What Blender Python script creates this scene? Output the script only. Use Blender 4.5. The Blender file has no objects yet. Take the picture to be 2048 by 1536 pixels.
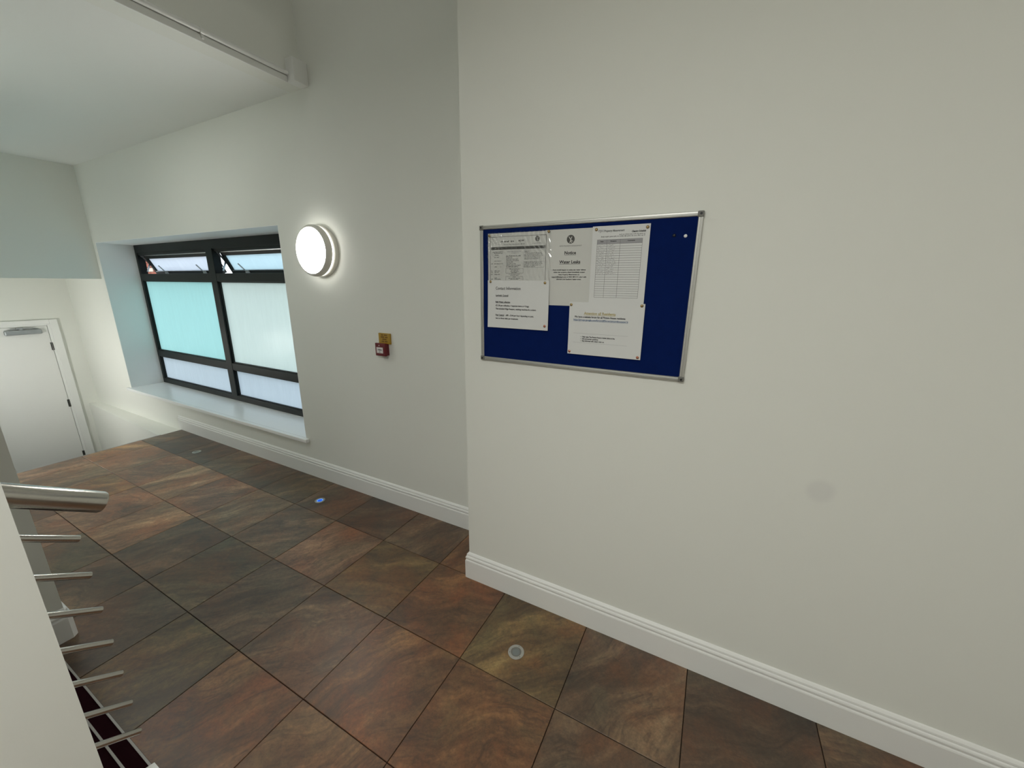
import bpy, bmesh, math, random
from mathutils import Matrix, Vector
random.seed(7)
R = math.radians
SC = bpy.context.scene
COL = SC.collection
OZ = 1.652                      # camera height above the landing; z below is written relative to the eye

# ------------------------------------------------------------------ camera, world, exposure
def cam_matrix(pitch, yaw, roll):
    cy, sy, cp, sp = math.cos(yaw), math.sin(yaw), math.cos(pitch), math.sin(pitch)
    f = Vector((-sy * cp, cy * cp, -sp)); r = Vector((cy, sy, 0)); u = r.cross(f)
    c, s = math.cos(roll), math.sin(roll)
    r2 = c * r + s * u; u2 = -s * r + c * u
    return Matrix(((r2.x, u2.x, -f.x, 0), (r2.y, u2.y, -f.y, 0), (r2.z, u2.z, -f.z, OZ), (0, 0, 0, 1)))
cd = bpy.data.cameras.new('camera'); cam = bpy.data.objects.new('camera', cd); COL.objects.link(cam)
cd.sensor_fit = 'HORIZONTAL'; cd.sensor_width = 36; cd.lens = 36 * 771.4 / 2048; cd.clip_start = 0.02
cam.matrix_world = cam_matrix(R(14.6255), R(27.4053), R(0.5152)); SC.camera = cam

SKY = 2.25
LAMP_FRONT, LAMP_RING = 28.0, 11.0
P_PANEL, P_CORRIDOR_FILL, P_LOBBY, P_ENTRANCE, P_VOID_FILL = 42.0, 8.5, 7.8, 2.5, 2.6
w = bpy.data.worlds.new('overcast_sky'); SC.world = w; w.use_nodes = True
nt = w.node_tree; nt.nodes.clear()
tc = nt.nodes.new('ShaderNodeTexCoord'); sep = nt.nodes.new('ShaderNodeSeparateXYZ')
ramp = nt.nodes.new('ShaderNodeValToRGB'); bg = nt.nodes.new('ShaderNodeBackground'); wo = nt.nodes.new('ShaderNodeOutputWorld')
nt.links.new(tc.outputs['Generated'], sep.inputs[0]); nt.links.new(sep.outputs['Z'], ramp.inputs[0])
ramp.color_ramp.elements[0].position = 0.0; ramp.color_ramp.elements[0].color = (0.92, 0.97, 1.0, 1)
ramp.color_ramp.elements[1].position = 0.9; ramp.color_ramp.elements[1].color = (0.74, 0.88, 1.0, 1)
nt.links.new(ramp.outputs[0], bg.inputs[0]); bg.inputs[1].default_value = SKY; nt.links.new(bg.outputs[0], wo.inputs[0])
SC.view_settings.view_transform = 'Standard'; SC.view_settings.look = 'None'
SC.view_settings.exposure = 0; SC.view_settings.gamma = 1; SC.view_settings.use_curve_mapping = False
SC.cycles.max_bounces = 10; SC.cycles.diffuse_bounces = 7; SC.cycles.sample_clamp_indirect = 6

# ------------------------------------------------------------------ materials
class NT:
    def __init__(s, name):
        s.m = bpy.data.materials.new(name); s.m.use_nodes = True
        s.t = s.m.node_tree; s.b = s.t.nodes['Principled BSDF']; s.out = s.t.nodes['Material Output']
    def n(s, kind, **kw):
        x = s.t.nodes.new('ShaderNode' + kind)
        for k, v in kw.items():
            if k in x.inputs: x.inputs[k].default_value = v
            else: setattr(x, k, v)
        return x
    def l(s, a, b): s.t.links.new(a, b)
def simple(name, col, rough=0.5, metal=0.0, bump=0.0, bscale=300, coat=0.0, var=0.0, vscale=3, spec=0.5):
    k = NT(name); b = k.b
    b.inputs['Base Color'].default_value = (*col, 1); b.inputs['Roughness'].default_value = rough
    b.inputs['Metallic'].default_value = metal; b.inputs['Coat Weight'].default_value = coat
    b.inputs['Specular IOR Level'].default_value = spec
    tc = k.n('TexCoord')
    if bump:
        no = k.n('TexNoise', Scale=bscale, Detail=3.0); bu = k.n('Bump', Strength=bump, Distance=0.002)
        k.l(tc.outputs['Object'], no.inputs['Vector']); k.l(no.outputs['Fac'], bu.inputs['Height']); k.l(bu.outputs[0], b.inputs['Normal'])
    if var:
        no = k.n('TexNoise', Scale=vscale, Detail=4.0); mx = k.n('Mix', data_type='RGBA')
        k.l(tc.outputs['Object'], no.inputs['Vector']); k.l(no.outputs['Fac'], mx.inputs[0])
        mx.inputs[6].default_value = (*[c * (1 - var) for c in col], 1); mx.inputs[7].default_value = (*[min(1, c * (1 + var)) for c in col], 1)
        k.l(mx.outputs[2], b.inputs['Base Color'])
    return k.m
M = {}
M['paint'] = simple('wall_paint', (0.785, 0.795, 0.75), 0.62, bump=0.06, bscale=220, var=0.015, vscale=1.5, spec=0.3)
M['ceiling'] = simple('ceiling_paint', (0.805, 0.82, 0.795), 0.75, bump=0.05, bscale=160, spec=0.25)
M['gloss'] = simple('white_gloss_trim', (0.82, 0.825, 0.81), 0.32, bump=0.02, bscale=60)
M['door'] = simple('door_paint', (0.80, 0.80, 0.78), 0.4, bump=0.02, bscale=40)
M['sill'] = simple('sill_paint', (0.90, 0.91, 0.91), 0.25)
M['lining'] = simple('lightened_reveal_paint', (0.88, 0.89, 0.88), 0.45)  # lighter than the wall paint, puts window light into the reveal colour
M['frame'] = simple('dark_window_frame', (0.007, 0.011, 0.011), 0.45, bump=0.02, bscale=400, spec=0.25)
M['frame_soft'] = simple('dark_sash_frame', (0.009, 0.012, 0.011), 0.5, spec=0.25)
M['steel'] = simple('handle_metal', (0.55, 0.56, 0.57), 0.3, metal=1.0)
M['handle'] = simple('grey_vent_handle', (0.36, 0.40, 0.41), 0.35)
M['alu'] = simple('aluminium_frame', (0.50, 0.50, 0.475), 0.42, metal=0.7, bump=0.02, bscale=500)
M['cap'] = simple('grey_plastic_corner', (0.16, 0.16, 0.145), 0.5)
M['screw'] = simple('dark_screw', (0.02, 0.02, 0.02), 0.4, metal=0.6)
M['closer'] = simple('grey_closer', (0.34, 0.36, 0.37), 0.4, metal=0.4)
M['hinge'] = simple('dark_hinge', (0.09, 0.09, 0.085), 0.4, metal=0.8)
M['felt'] = simple('blue_felt', (0.0018, 0.0115, 0.088), 0.95, bump=0.35, bscale=900, var=0.1, vscale=40, spec=0.1)
M['paper'] = simple('white_paper', (0.68, 0.69, 0.685), 0.6, bump=0.10, bscale=28, spec=0.3)
M['paper_warm'] = simple('copier_paper', (0.60, 0.605, 0.58), 0.6, bump=0.10, bscale=20, spec=0.3)
M['ink'] = simple('black_ink', (0.015, 0.015, 0.017), 0.7)
M['ink_grey'] = simple('grey_ink', (0.16, 0.16, 0.16), 0.7)
M['ink_pale'] = simple('pale_ink', (0.33, 0.33, 0.345), 0.7)
M['ink_bar'] = simple('header_bar_ink', (0.075, 0.075, 0.07), 0.7)
M['ink_gold'] = simple('gold_ink', (0.42, 0.34, 0.10), 0.7)
M['ink_blue'] = simple('link_blue_ink', (0.05, 0.11, 0.24), 0.7)
M['brass'] = simple('brass_pin', (0.38, 0.28, 0.14), 0.32, metal=0.9)
M['copper'] = simple('copper_pin', (0.48, 0.20, 0.13), 0.32, metal=0.8)
M['white_pin'] = simple('white_pin', (0.8, 0.82, 0.84), 0.3)
M['blue_pin'] = simple('dark_pin', (0.004, 0.008, 0.02), 0.4)
M['red'] = simple('red_plastic', (0.13, 0.003, 0.007), 0.38)
M['red_side'] = simple('red_backbox', (0.10, 0.002, 0.006), 0.42)
M['yellow'] = simple('yellow_sign', (0.38, 0.225, 0.015), 0.45)
M['brown_ink'] = simple('brown_print', (0.14, 0.055, 0.008), 0.6)
M['panel'] = simple('white_panel', (0.72, 0.68, 0.67), 0.4)
M['carpet'] = simple('maroon_carpet', (0.018, 0.0022, 0.005), 0.95, bump=0.6, bscale=700, var=0.3, vscale=120, spec=0.1)
M['nosing'] = simple('pale_nosing', (0.42, 0.40, 0.38), 0.45, metal=0.3)
M['lamp_base'] = simple('lamp_plastic', (0.74, 0.72, 0.66), 0.4)
M['grout'] = simple('dark_grout', (0.018, 0.012, 0.009), 0.9, bump=0.3, bscale=300, spec=0.2)
M['concrete'] = simple('outside_paving', (0.30, 0.29, 0.27), 0.9, bump=0.3, bscale=30, var=0.2, vscale=5)
M['mortar'] = simple('pinkish_mortar', (0.30, 0.19, 0.14), 0.9, bump=0.3, bscale=60)
M['stone'] = simple('pale_stone', (0.62, 0.52, 0.42), 0.85, bump=0.3, bscale=40, var=0.12, vscale=9)
M['clear'] = None

def wall_stained():
    k = NT('wall_paint_with_smudge'); b = k.b
    b.inputs['Roughness'].default_value = 0.62; b.inputs['Specular IOR Level'].default_value = 0.3
    tc = k.n('TexCoord'); no = k.n('TexNoise', Scale=220.0, Detail=3.0); bu = k.n('Bump', Strength=0.06, Distance=0.002)
    k.l(tc.outputs['Object'], no.inputs['Vector']); k.l(no.outputs['Fac'], bu.inputs['Height']); k.l(bu.outputs[0], b.inputs['Normal'])
    geo = k.n('NewGeometry'); d = k.n('VectorMath', operation='DISTANCE'); d.inputs[1].default_value = (0.402, 1.572, -0.694 + OZ)
    n2 = k.n('TexNoise', Scale=18.0, Detail=3.0); k.l(geo.outputs['Position'], n2.inputs['Vector'])
    ad = k.n('Math', operation='MULTIPLY_ADD'); ad.inputs[1].default_value = 0.008
    k.l(geo.outputs['Position'], d.inputs[0]); k.l(n2.outputs['Fac'], ad.inputs[0]); k.l(d.outputs['Value'], ad.inputs[2])
    mr = k.n('MapRange', interpolation_type='SMOOTHSTEP'); mr.inputs[1].default_value = 0.028; mr.inputs[2].default_value = 0.058
    k.l(ad.outputs[0], mr.inputs[0])
    mx = k.n('Mix', data_type='RGBA'); mx.inputs[6].default_value = (0.725, 0.73, 0.70, 1); mx.inputs[7].default_value = (0.785, 0.795, 0.75, 1)
    k.l(mr.outputs[0], mx.inputs[0]); k.l(mx.outputs[2], b.inputs['Base Color'])
    return k.m
M['paint_right'] = wall_stained()

def brushed(name, col, rough):
    k = NT(name); b = k.b
    b.inputs['Metallic'].default_value = 1.0; b.inputs['Roughness'].default_value = rough; b.inputs['Anisotropic'].default_value = 0.5
    tc = k.n('TexCoord'); mp = k.n('Mapping'); mp.inputs['Rotation'].default_value = (R(33.5), 0, 0); mp.inputs['Scale'].default_value = (900, 6, 900)
    no = k.n('TexNoise', Scale=1.0, Detail=2.0); k.l(tc.outputs['Object'], mp.inputs[0]); k.l(mp.outputs[0], no.inputs['Vector'])
    rp = k.n('ValToRGB'); rp.color_ramp.elements[0].color = (*[c * 0.8 for c in col], 1); rp.color_ramp.elements[1].color = (*[min(1, c * 1.15) for c in col], 1)
    k.l(no.outputs['Fac'], rp.inputs[0]); k.l(rp.outputs[0], b.inputs['Base Color'])
    bu = k.n('Bump', Strength=0.05, Distance=0.0005); k.l(no.outputs['Fac'], bu.inputs['Height']); k.l(bu.outputs[0], b.inputs['Normal'])
    return k.m
M['stainless'] = brushed('brushed_stainless', (0.52, 0.50, 0.46), 0.24)

def slate():
    k = NT('slate_tile'); b = k.b
    tc = k.n('TexCoord'); oi = k.n('ObjectInfo')
    sc = k.n('Math', operation='MULTIPLY'); sc.inputs[1].default_value = 37.0; k.l(oi.outputs['Random'], sc.inputs[0])
    cb = k.n('CombineXYZ'); k.l(sc.outputs[0], cb.inputs[0]); k.l(sc.outputs[0], cb.inputs[1]); k.l(sc.outputs[0], cb.inputs[2])
    rr = k.n('MapRange'); rr.inputs[3].default_value = R(-70); rr.inputs[4].default_value = R(-25); k.l(oi.outputs['Random'], rr.inputs[0])
    rot = k.n('VectorRotate', rotation_type='Z_AXIS'); k.l(tc.outputs['Object'], rot.inputs['Vector']); k.l(rr.outputs[0], rot.inputs['Angle'])
    # slow warp so that the bands bend like bedding planes
    wn = k.n('TexNoise', Scale=2.2, Detail=2.0); wv = k.n('VectorMath', operation='ADD'); k.l(rot.outputs[0], wv.inputs[0]); k.l(cb.outputs[0], wv.inputs[1])
    k.l(wv.outputs[0], wn.inputs['Vector'])
    ws = k.n('VectorMath', operation='SCALE'); ws.inputs['Scale'].default_value = 0.30; k.l(wn.outputs['Color'], ws.inputs[0])
    wa = k.n('VectorMath', operation='ADD'); k.l(wv.outputs[0], wa.inputs[0]); k.l(ws.outputs[0], wa.inputs[1])
    st = k.n('VectorMath', operation='MULTIPLY'); st.inputs[1].default_value = (1.5, 6.0, 1.0); k.l(wa.outputs[0], st.inputs[0])
    bands = k.n('TexNoise', Scale=1.0, Detail=14.0, Roughness=0.72); k.l(st.outputs[0], bands.inputs['Vector'])
    blot = k.n('TexNoise', Scale=3.2, Detail=9.0, Roughness=0.66); k.l(wa.outputs[0], blot.inputs['Vector'])
    fine = k.n('TexNoise', Scale=55.0, Detail=10.0, Roughness=0.85); k.l(wv.outputs[0], fine.inputs['Vector'])
    r1 = k.n('ValToRGB'); e = r1.color_ramp.elements
    e[0].position = 0.30; e[0].color = (0.022, 0.012, 0.006, 1); e[1].position = 0.72; e[1].color = (0.30, 0.215, 0.125, 1)
    for p, c in ((0.42, (0.058, 0.034, 0.018, 1)), (0.51, (0.098, 0.060, 0.033, 1)), (0.60, (0.168, 0.110, 0.062, 1))):
        x = e.new(p); x.color = c
    k.l(bands.outputs['Fac'], r1.inputs[0])
    # rust and olive clouds
    r2 = k.n('MapRange', interpolation_type='SMOOTHSTEP'); r2.inputs[1].default_value = 0.46; r2.inputs[2].default_value = 0.66
    k.l(blot.outputs['Fac'], r2.inputs[0])
    m1 = k.n('Mix', data_type='RGBA', blend_type='MIX'); m1.inputs[7].default_value = (0.135, 0.050, 0.016, 1)
    rs = k.n('Math', operation='MULTIPLY'); rs.inputs[1].default_value = 0.62; k.l(r2.outputs[0], rs.inputs[0]); k.l(rs.outputs[0], m1.inputs[0]); k.l(r1.outputs[0], m1.inputs[6])
    r4 = k.n('MapRange', interpolation_type='SMOOTHSTEP'); r4.inputs[1].default_value = 0.47; r4.inputs[2].default_value = 0.33
    k.l(blot.outputs['Fac'], r4.inputs[0]); m4 = k.n('Mix', data_type='RGBA'); m4.inputs[7].default_value = (0.098, 0.084, 0.050, 1)
    r5 = k.n('Math', operation='MULTIPLY'); r5.inputs[1].default_value = 0.5; k.l(r4.outputs[0], r5.inputs[0]); k.l(r5.outputs[0], m4.inputs[0]); k.l(m1.outputs[2], m4.inputs[6])
    # thin dark bedding veins
    vs_ = k.n('VectorMath', operation='MULTIPLY'); vs_.inputs[1].default_value = (1.1, 4.2, 1.0); k.l(wa.outputs[0], vs_.inputs[0])
    vn = k.n('TexNoise', Scale=1.7, Detail=5.0, Roughness=0.55); k.l(vs_.outputs[0], vn.inputs['Vector'])
    v1 = k.n('Math', operation='SUBTRACT'); v1.inputs[1].default_value = 0.5; k.l(vn.outputs['Fac'], v1.inputs[0])
    v2 = k.n('Math', operation='ABSOLUTE'); k.l(v1.outputs[0], v2.inputs[0])
    v3 = k.n('MapRange', interpolation_type='SMOOTHSTEP'); v3.inputs[1].default_value = 0.0; v3.inputs[2].default_value = 0.022; v3.inputs[3].default_value = 0.70; v3.inputs[4].default_value = 1.0
    k.l(v2.outputs[0], v3.inputs[0])
    # every tile's tint, with floor sheen in the far ones
    m2 = k.n('Mix', data_type='RGBA', blend_type='MULTIPLY'); m2.inputs[0].default_value = 1.0
    k.l(m4.outputs[2], m2.inputs[6]); k.l(oi.outputs['Color'], m2.inputs[7])
    fr = k.n('MapRange'); fr.inputs[1].default_value = 0.3; fr.inputs[2].default_value = 0.7; fr.inputs[3].default_value = 0.42; fr.inputs[4].default_value = 1.62
    k.l(fine.outputs['Fac'], fr.inputs[0]); fv = k.n('Math', operation='MULTIPLY'); k.l(fr.outputs[0], fv.inputs[0]); k.l(v3.outputs[0], fv.inputs[1])
    m3 = k.n('Mix', data_type='RGBA', blend_type='MULTIPLY'); m3.inputs[0].default_value = 1.0; k.l(m2.outputs[2], m3.inputs[6]); k.l(fv.outputs[0], m3.inputs[7])
    k.l(m3.outputs[2], b.inputs['Base Color'])
    rg = k.n('MapRange'); rg.inputs[1].default_value = 0.3; rg.inputs[2].default_value = 0.7; rg.inputs[3].default_value = 0.34; rg.inputs[4].default_value = 0.47; k.l(fine.outputs['Fac'], rg.inputs[0]); k.l(rg.outputs[0], b.inputs['Roughness'])
    ah = k.n('Math', operation='MULTIPLY_ADD'); ah.inputs[1].default_value = 0.25; k.l(fine.outputs['Fac'], ah.inputs[0]); k.l(bands.outputs['Fac'], ah.inputs[2])
    bu = k.n('Bump', Strength=0.22, Distance=0.004); k.l(ah.outputs[0], bu.inputs['Height']); k.l(bu.outputs[0], b.inputs['Normal'])
    b.inputs['IOR'].default_value = 1.75
    return k.m
M['slate'] = slate()

def frosted(name, col, streak=0.0, texscale=0):
    k = NT(name); k.t.nodes.remove(k.b)
    tr = k.n('BsdfTranslucent'); di = k.n('BsdfDiffuse'); gl = k.n('BsdfGlossy', Roughness=0.18)
    gl.inputs['Color'].default_value = (0.9, 0.9, 0.9, 1); di.inputs['Color'].default_value = (*[c * 0.75 for c in col], 1)
    tc = k.n('TexCoord'); mp = k.n('Mapping'); mp.inputs['Scale'].default_value = (9, 1, 0.9); k.l(tc.outputs['Object'], mp.inputs[0])
    no = k.n('TexNoise', Scale=2.5, Detail=8.0, Roughness=0.7, Distortion=1.2); k.l(mp.outputs[0], no.inputs['Vector'])
    cr = k.n('ValToRGB'); e = cr.color_ramp.elements
    e[0].position = 0.35; e[0].color = (*[c * (1 - streak) for c in col], 1); e[1].position = 0.66; e[1].color = (*[min(0.97, c * (1 + streak * 0.5)) for c in col], 1)
    k.l(no.outputs['Fac'], cr.inputs[0]); k.l(cr.outputs[0], tr.inputs['Color'])
    m1 = k.n('MixShader'); m1.inputs[0].default_value = 0.18; k.l(tr.outputs[0], m1.inputs[1]); k.l(di.outputs[0], m1.inputs[2])
    lw = k.n('LayerWeight', Blend=0.25); ml = k.n('Math', operation='MULTIPLY'); ml.inputs[1].default_value = 0.35; k.l(lw.outputs['Fresnel'], ml.inputs[0])
    m2 = k.n('MixShader'); k.l(ml.outputs[0], m2.inputs[0]); k.l(m1.outputs[0], m2.inputs[1]); k.l(gl.outputs[0], m2.inputs[2])
    bn = k.n('TexNoise', Scale=texscale or 160.0, Detail=2.0); bu = k.n('Bump', Strength=0.6 if texscale else 0.15, Distance=0.004)
    k.l(tc.outputs['Object'], bn.inputs['Vector']); k.l(bn.outputs['Fac'], bu.inputs['Height']); k.l(bu.outputs[0], gl.inputs['Normal']); k.l(bu.outputs[0], tr.inputs['Normal'])
    k.l(m2.outputs[0], k.out.inputs['Surface'])
    return k.m
M['film_cyan'] = frosted('aqua_window_film', (0.70, 0.94, 0.93), 0.03)
M['film_pale'] = frosted('pale_window_film', (0.86, 0.93, 0.90), 0.03)
M['film_white'] = frosted('white_window_film', (0.79, 0.85, 0.89), 0.04)
M['obscure'] = frosted('rippled_obscure_glass', (0.88, 0.91, 0.97), 0.05, 55)
M['obscure_plain'] = frosted('satin_glass', (0.80, 0.92, 0.96), 0.03)

def emit(name, col, strength):
    k = NT(name); k.t.nodes.remove(k.b); em = k.n('Emission', Strength=strength); em.inputs['Color'].default_value = (*col, 1)
    k.l(em.outputs[0], k.out.inputs['Surface']); return k.m
M['lamp_front'] = emit('lit_diffuser', (1.0, 0.985, 0.93), LAMP_FRONT)
M['lamp_ring'] = emit('lit_side_ring', (1.0, 0.985, 0.92), LAMP_RING)
M['blue_lens'] = emit('blue_lit_lens', (0.03, 0.16, 1.0), 0.75)
M['blue_halo'] = emit('blue_lit_ring', (0.22, 0.48, 1.0), 0.8)
M['lens_grey'] = simple('clear_dead_lens', (0.17, 0.19, 0.19), 0.15, coat=0.6)
M['lens_pale'] = simple('pale_dead_lens', (0.22, 0.22, 0.21), 0.2, coat=0.5)
M['bezel'] = simple('satin_bezel', (0.46, 0.46, 0.44), 0.33, metal=0.7)

def sleeve():
    k = NT('clear_plastic_sleeve'); k.t.nodes.remove(k.b)
    tr = k.n('BsdfTransparent'); gl = k.n('BsdfGlossy', Roughness=0.10)
    lw = k.n('LayerWeight', Blend=0.2); ml = k.n('Math', operation='MULTIPLY_ADD'); ml.inputs[1].default_value = 0.5; ml.inputs[2].default_value = 0.05
    k.l(lw.outputs['Fresnel'], ml.inputs[0])
    mx = k.n('MixShader'); k.l(ml.outputs[0], mx.inputs[0]); k.l(tr.outputs[0], mx.inputs[1]); k.l(gl.outputs[0], mx.inputs[2])
    k.l(mx.outputs[0], k.out.inputs['Surface']); return k.m
M['sleeve'] = sleeve()
def brick_mat():
    k = NT('red_brick'); b = k.b; b.inputs['Roughness'].default_value = 0.9
    oi = k.n('ObjectInfo'); rp = k.n('ValToRGB'); rp.color_ramp.elements[0].color = (0.20, 0.045, 0.025, 1); rp.color_ramp.elements[1].color = (0.42, 0.13, 0.08, 1)
    k.l(oi.outputs['Random'], rp.inputs[0]); k.l(rp.outputs[0], b.inputs['Base Color'])
    tc = k.n('TexCoord'); no = k.n('TexNoise', Scale=60.0, Detail=4.0); bu = k.n('Bump', Strength=0.4, Distance=0.003)
    k.l(tc.outputs['Object'], no.inputs['Vector']); k.l(no.outputs['Fac'], bu.inputs['Height']); k.l(bu.outputs[0], b.inputs['Normal']); return k.m
M['brick'] = brick_mat()

# ------------------------------------------------------------------ mesh helpers
ORG = {}
class MB:
    def __init__(s): s.v = []; s.f = []; s.sm = []
    def add(s, vs, fs, smooth=False):
        o = len(s.v); s.v += [Vector(p) for p in vs]; s.f += [[i + o for i in f] for f in fs]; s.sm += [smooth] * len(fs); return s
    def bm(s, b, smooth=False):
        b.verts.ensure_lookup_table(); b.verts.index_update()
        s.add([v.co.copy() for v in b.verts], [[v.index for v in f.verts] for f in b.faces], smooth); b.free(); return s
    def box(s, x0, x1, y0, y1, z0, z1, bev=0.0, seg=2):
        b = bmesh.new(); bmesh.ops.create_cube(b, size=1)
        for v in b.verts: v.co = Vector(((x0 + x1) / 2 + v.co.x * (x1 - x0), (y0 + y1) / 2 + v.co.y * (y1 - y0), (z0 + z1) / 2 + v.co.z * (z1 - z0)))
        if bev: bmesh.ops.bevel(b, geom=list(b.edges), offset=bev, segments=seg, affect='EDGES', profile=0.6)
        return s.bm(b)
    def tube(s, p0, p1, r, n=16, rim=0.0, hollow=0.0):
        p0, p1 = Vector(p0), Vector(p1); d = (p1 - p0); L = d.length; d.normalize()
        a = d.orthogonal().normalized(); c = d.cross(a)
        prof = [(0, 0), (r, 0), (r, L - rim)]
        if rim: prof += [(r - rim * 0.3, L - rim * 0.3), (r - rim, L)]
        else: prof += [(r, L)]
        if hollow: prof += [(hollow, L), (hollow, L - 0.03)]
        prof += [(0, prof[-1][1])]
        return s.lathe(prof, p0, d, n, a, c)
    def lathe(s, prof, o, d, n=24, a=None, c=None, smooth=True):
        o, d = Vector(o), Vector(d).normalized()
        if a is None: a = d.orthogonal().normalized(); c = d.cross(a)
        rings = []; vs = []; fs = []
        for r, h in prof:
            if r <= 1e-6: rings.append([len(vs)]); vs.append(o + d * h)
            else:
                rings.append(list(range(len(vs), len(vs) + n)))
                for i in range(n):
                    t = 2 * math.pi * i / n; vs.append(o + d * h + a * (r * math.cos(t)) + c * (r * math.sin(t)))
        for A, B in zip(rings, rings[1:]):
            for i in range(n):
                j = (i + 1) % n
                if len(A) == 1 and len(B) == 1: continue
                if len(A) == 1: fs.append([A[0], B[i], B[j]])
                elif len(B) == 1: fs.append([A[i], A[j], B[0]])
                else: fs.append([A[i], A[j], B[j], B[i]])
        return s.add(vs, fs, smooth)
    def prism(s, poly, axis, a0, a1):
        # poly in the two remaining axes (cyclic order), extruded along axis 0/1/2 from a0 to a1
        def P(p, a): q = list(p); q.insert(axis, a); return q
        n = len(poly); vs = [P(p, a0) for p in poly] + [P(p, a1) for p in poly]
        return s.add(vs, [list(range(n))[::-1], list(range(n, 2 * n))] + [[i, (i + 1) % n, n + (i + 1) % n, n + i] for i in range(n)])
    def build(s, name, mat, parent=None, origin=None):
        if parent is not None: o = ORG[parent.name]
        elif origin is not None: o = Vector(origin)
        else:
            xs, ys, zs = zip(*[tuple(p) for p in s.v]); o = Vector(((min(xs) + max(xs)) / 2, (min(ys) + max(ys)) / 2, min(zs)))
        me = bpy.data.meshes.new(name); me.from_pydata([tuple(p - o) for p in s.v], [], s.f)
        b = bmesh.new(); b.from_mesh(me); bmesh.ops.recalc_face_normals(b, faces=b.faces); b.to_mesh(me); b.free()
        me.polygons.foreach_set('use_smooth', s.sm if len(s.sm) == len(me.polygons) else [False] * len(me.polygons))
        me.materials.append(mat); me.update()
        ob = bpy.data.objects.new(name, me); COL.objects.link(ob); ORG[ob.name] = o
        if any(s.sm): 
            try: me.set_sharp_from_angle(angle=R(40))
            except Exception: pass
        if parent is not None: ob.parent = parent
        else: ob.location = o + Vector((0, 0, OZ))
        return ob
def box(name, mat, x0, x1, y0, y1, z0, z1, parent=None, bev=0.0, origin=None): return MB().box(x0, x1, y0, y1, z0, z1, bev).build(name, mat, parent, origin)
def tag(o, label, cat, group=None, kind=None):
    o['label'] = label; o['category'] = cat
    if group: o['group'] = group
    if kind: o['kind'] = kind
    return o
def thing(name, loc, label, cat, group=None):
    o = bpy.data.objects.new(name, None); o.empty_display_size = 0.1; COL.objects.link(o)
    o.location = Vector(loc) + Vector((0, 0, OZ)); ORG[o.name] = Vector(loc); return tag(o, label, cat, group)
def struct(o, label, cat=None):
    o['kind'] = 'structure'; o['label'] = label; o['category'] = cat or o.name.split('_')[0]; return o
def sempty(name, loc, label, cat=None):
    o = bpy.data.objects.new(name, None); COL.objects.link(o); o.location = Vector(loc) + Vector((0, 0, OZ)); ORG[o.name] = Vector(loc); return struct(o, label, cat)
def copy_tree(root, loc, label, name=None):
    r = root.copy(); COL.objects.link(r); r.location = Vector(loc) + Vector((0, 0, OZ)); ORG[r.name] = Vector(loc); r['label'] = label
    def rec(a, b):
        for ch in list(a.children):
            c = ch.copy(); COL.objects.link(c); c.parent = b; rec(ch, c)
    rec(root, r); return r

# ------------------------------------------------------------------ the setting
H = -1.652              # landing floor
YW, YB = 1.945, 1.572   # window wall, noticeboard wall
XC = -1.080             # corner where the noticeboard wall steps forward
XE = -5.262             # landing edge above the lower steps
XF, XBK = -7.64, -6.476 # far wall with the door, bulkhead face
HL = -2.556             # lower floor
ZC, ZU = 1.212, 2.65    # soffit over the landing, ceiling of the stair well
XS = -2.57              # edge of the soffit
XP, YP = -2.54, 0.350   # pier corner
XR, YR = 3.2, -2.4      # entrance wall, rear wall
WX0, WX1, WZ0, WZ1 = -6.40, -3.01, -1.312, 0.412
m = MB()
m.box(XF - .2, WX0, YW, 2.347, HL - .1, ZU); m.box(WX1, XC + .1, YW, 2.347, HL - .1, ZU)
m.box(WX0, WX1, YW, 2.347, WZ1, ZU); m.box(WX0, WX1, YW, 2.347, HL - .1, WZ0 - .03)
struct(m.build('wall_window', M['paint']), 'white painted wall around the frosted window')
struct(box('wall_right', M['paint_right'], XC, XR + .15, YB, YW + .1, H - .1, ZU), 'large white wall carrying the blue noticeboard')
struct(box('wall_far', M['paint'], XF - .15, XF, .2, YW + .1, HL - .1, 0.02), 'white wall around the door below the bulkhead')
struct(box('wall_bulkhead', M['paint'], XBK - .12, XBK, .2, YW + .02, 0.008, ZC + .02), 'white bulkhead wall over the lower steps')
struct(box('wall_left', M['paint'], XF - .15, XP - .12, YP - .12, YP, HL - .1, ZC), 'white wall along the left of the landing')
struct(box('wall_stair', M['paint'], XP - .12, XP, YR - .1, YP, H - .1, ZU), 'white pier wall on the far side of the stair')
struct(box('wall_upper', M['paint'], XS - .12, XS, YP - .02, YW + .02, ZC + .0, ZU), 'white upstand above the soffit edge')
struct(box('wall_balustrade', M['paint'], -1.40, -1.30, YR, .155, H - .05, ZU), 'near white wall end that holds the steel rails')
struct(box('wall_rear', M['paint'], XP - .12, XR + .15, YR - .15, YR, H - .1, ZU), 'white wall behind the viewer')
struct(box('wall_entrance', M['paint'], XR, XR + .15, YR - .1, YB + .05, H - .1, ZU), 'white wall on the entrance side')
struct(box('ceiling', M['ceiling'], XBK - .02, XS - .12, YP - .02, YW + .02, ZC, ZC + .12), 'white soffit over the landing')
struct(box('ceiling_upper', M['ceiling'], XS - .12, -1.0, YR - .1, YW + .1, ZU, ZU + .1), 'white ceiling of the stair well')
struct(box('ceiling_lobby', M['ceiling'], -1.20, XR + .15, YR - .1, YB + .05, ZC, ZC + .12), 'white ceiling over the lobby beside the stair')
struct(box('wall_void', M['paint'], -1.20, -1.08, YR, YB, ZC + .12, ZU), 'white wall above the lobby ceiling edge')
struct(box('ceiling_lower', M['ceiling'], XF - .05, XBK - .12, .2, YW + .02, 0.008, 0.1), 'white low ceiling over the door')
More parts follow.
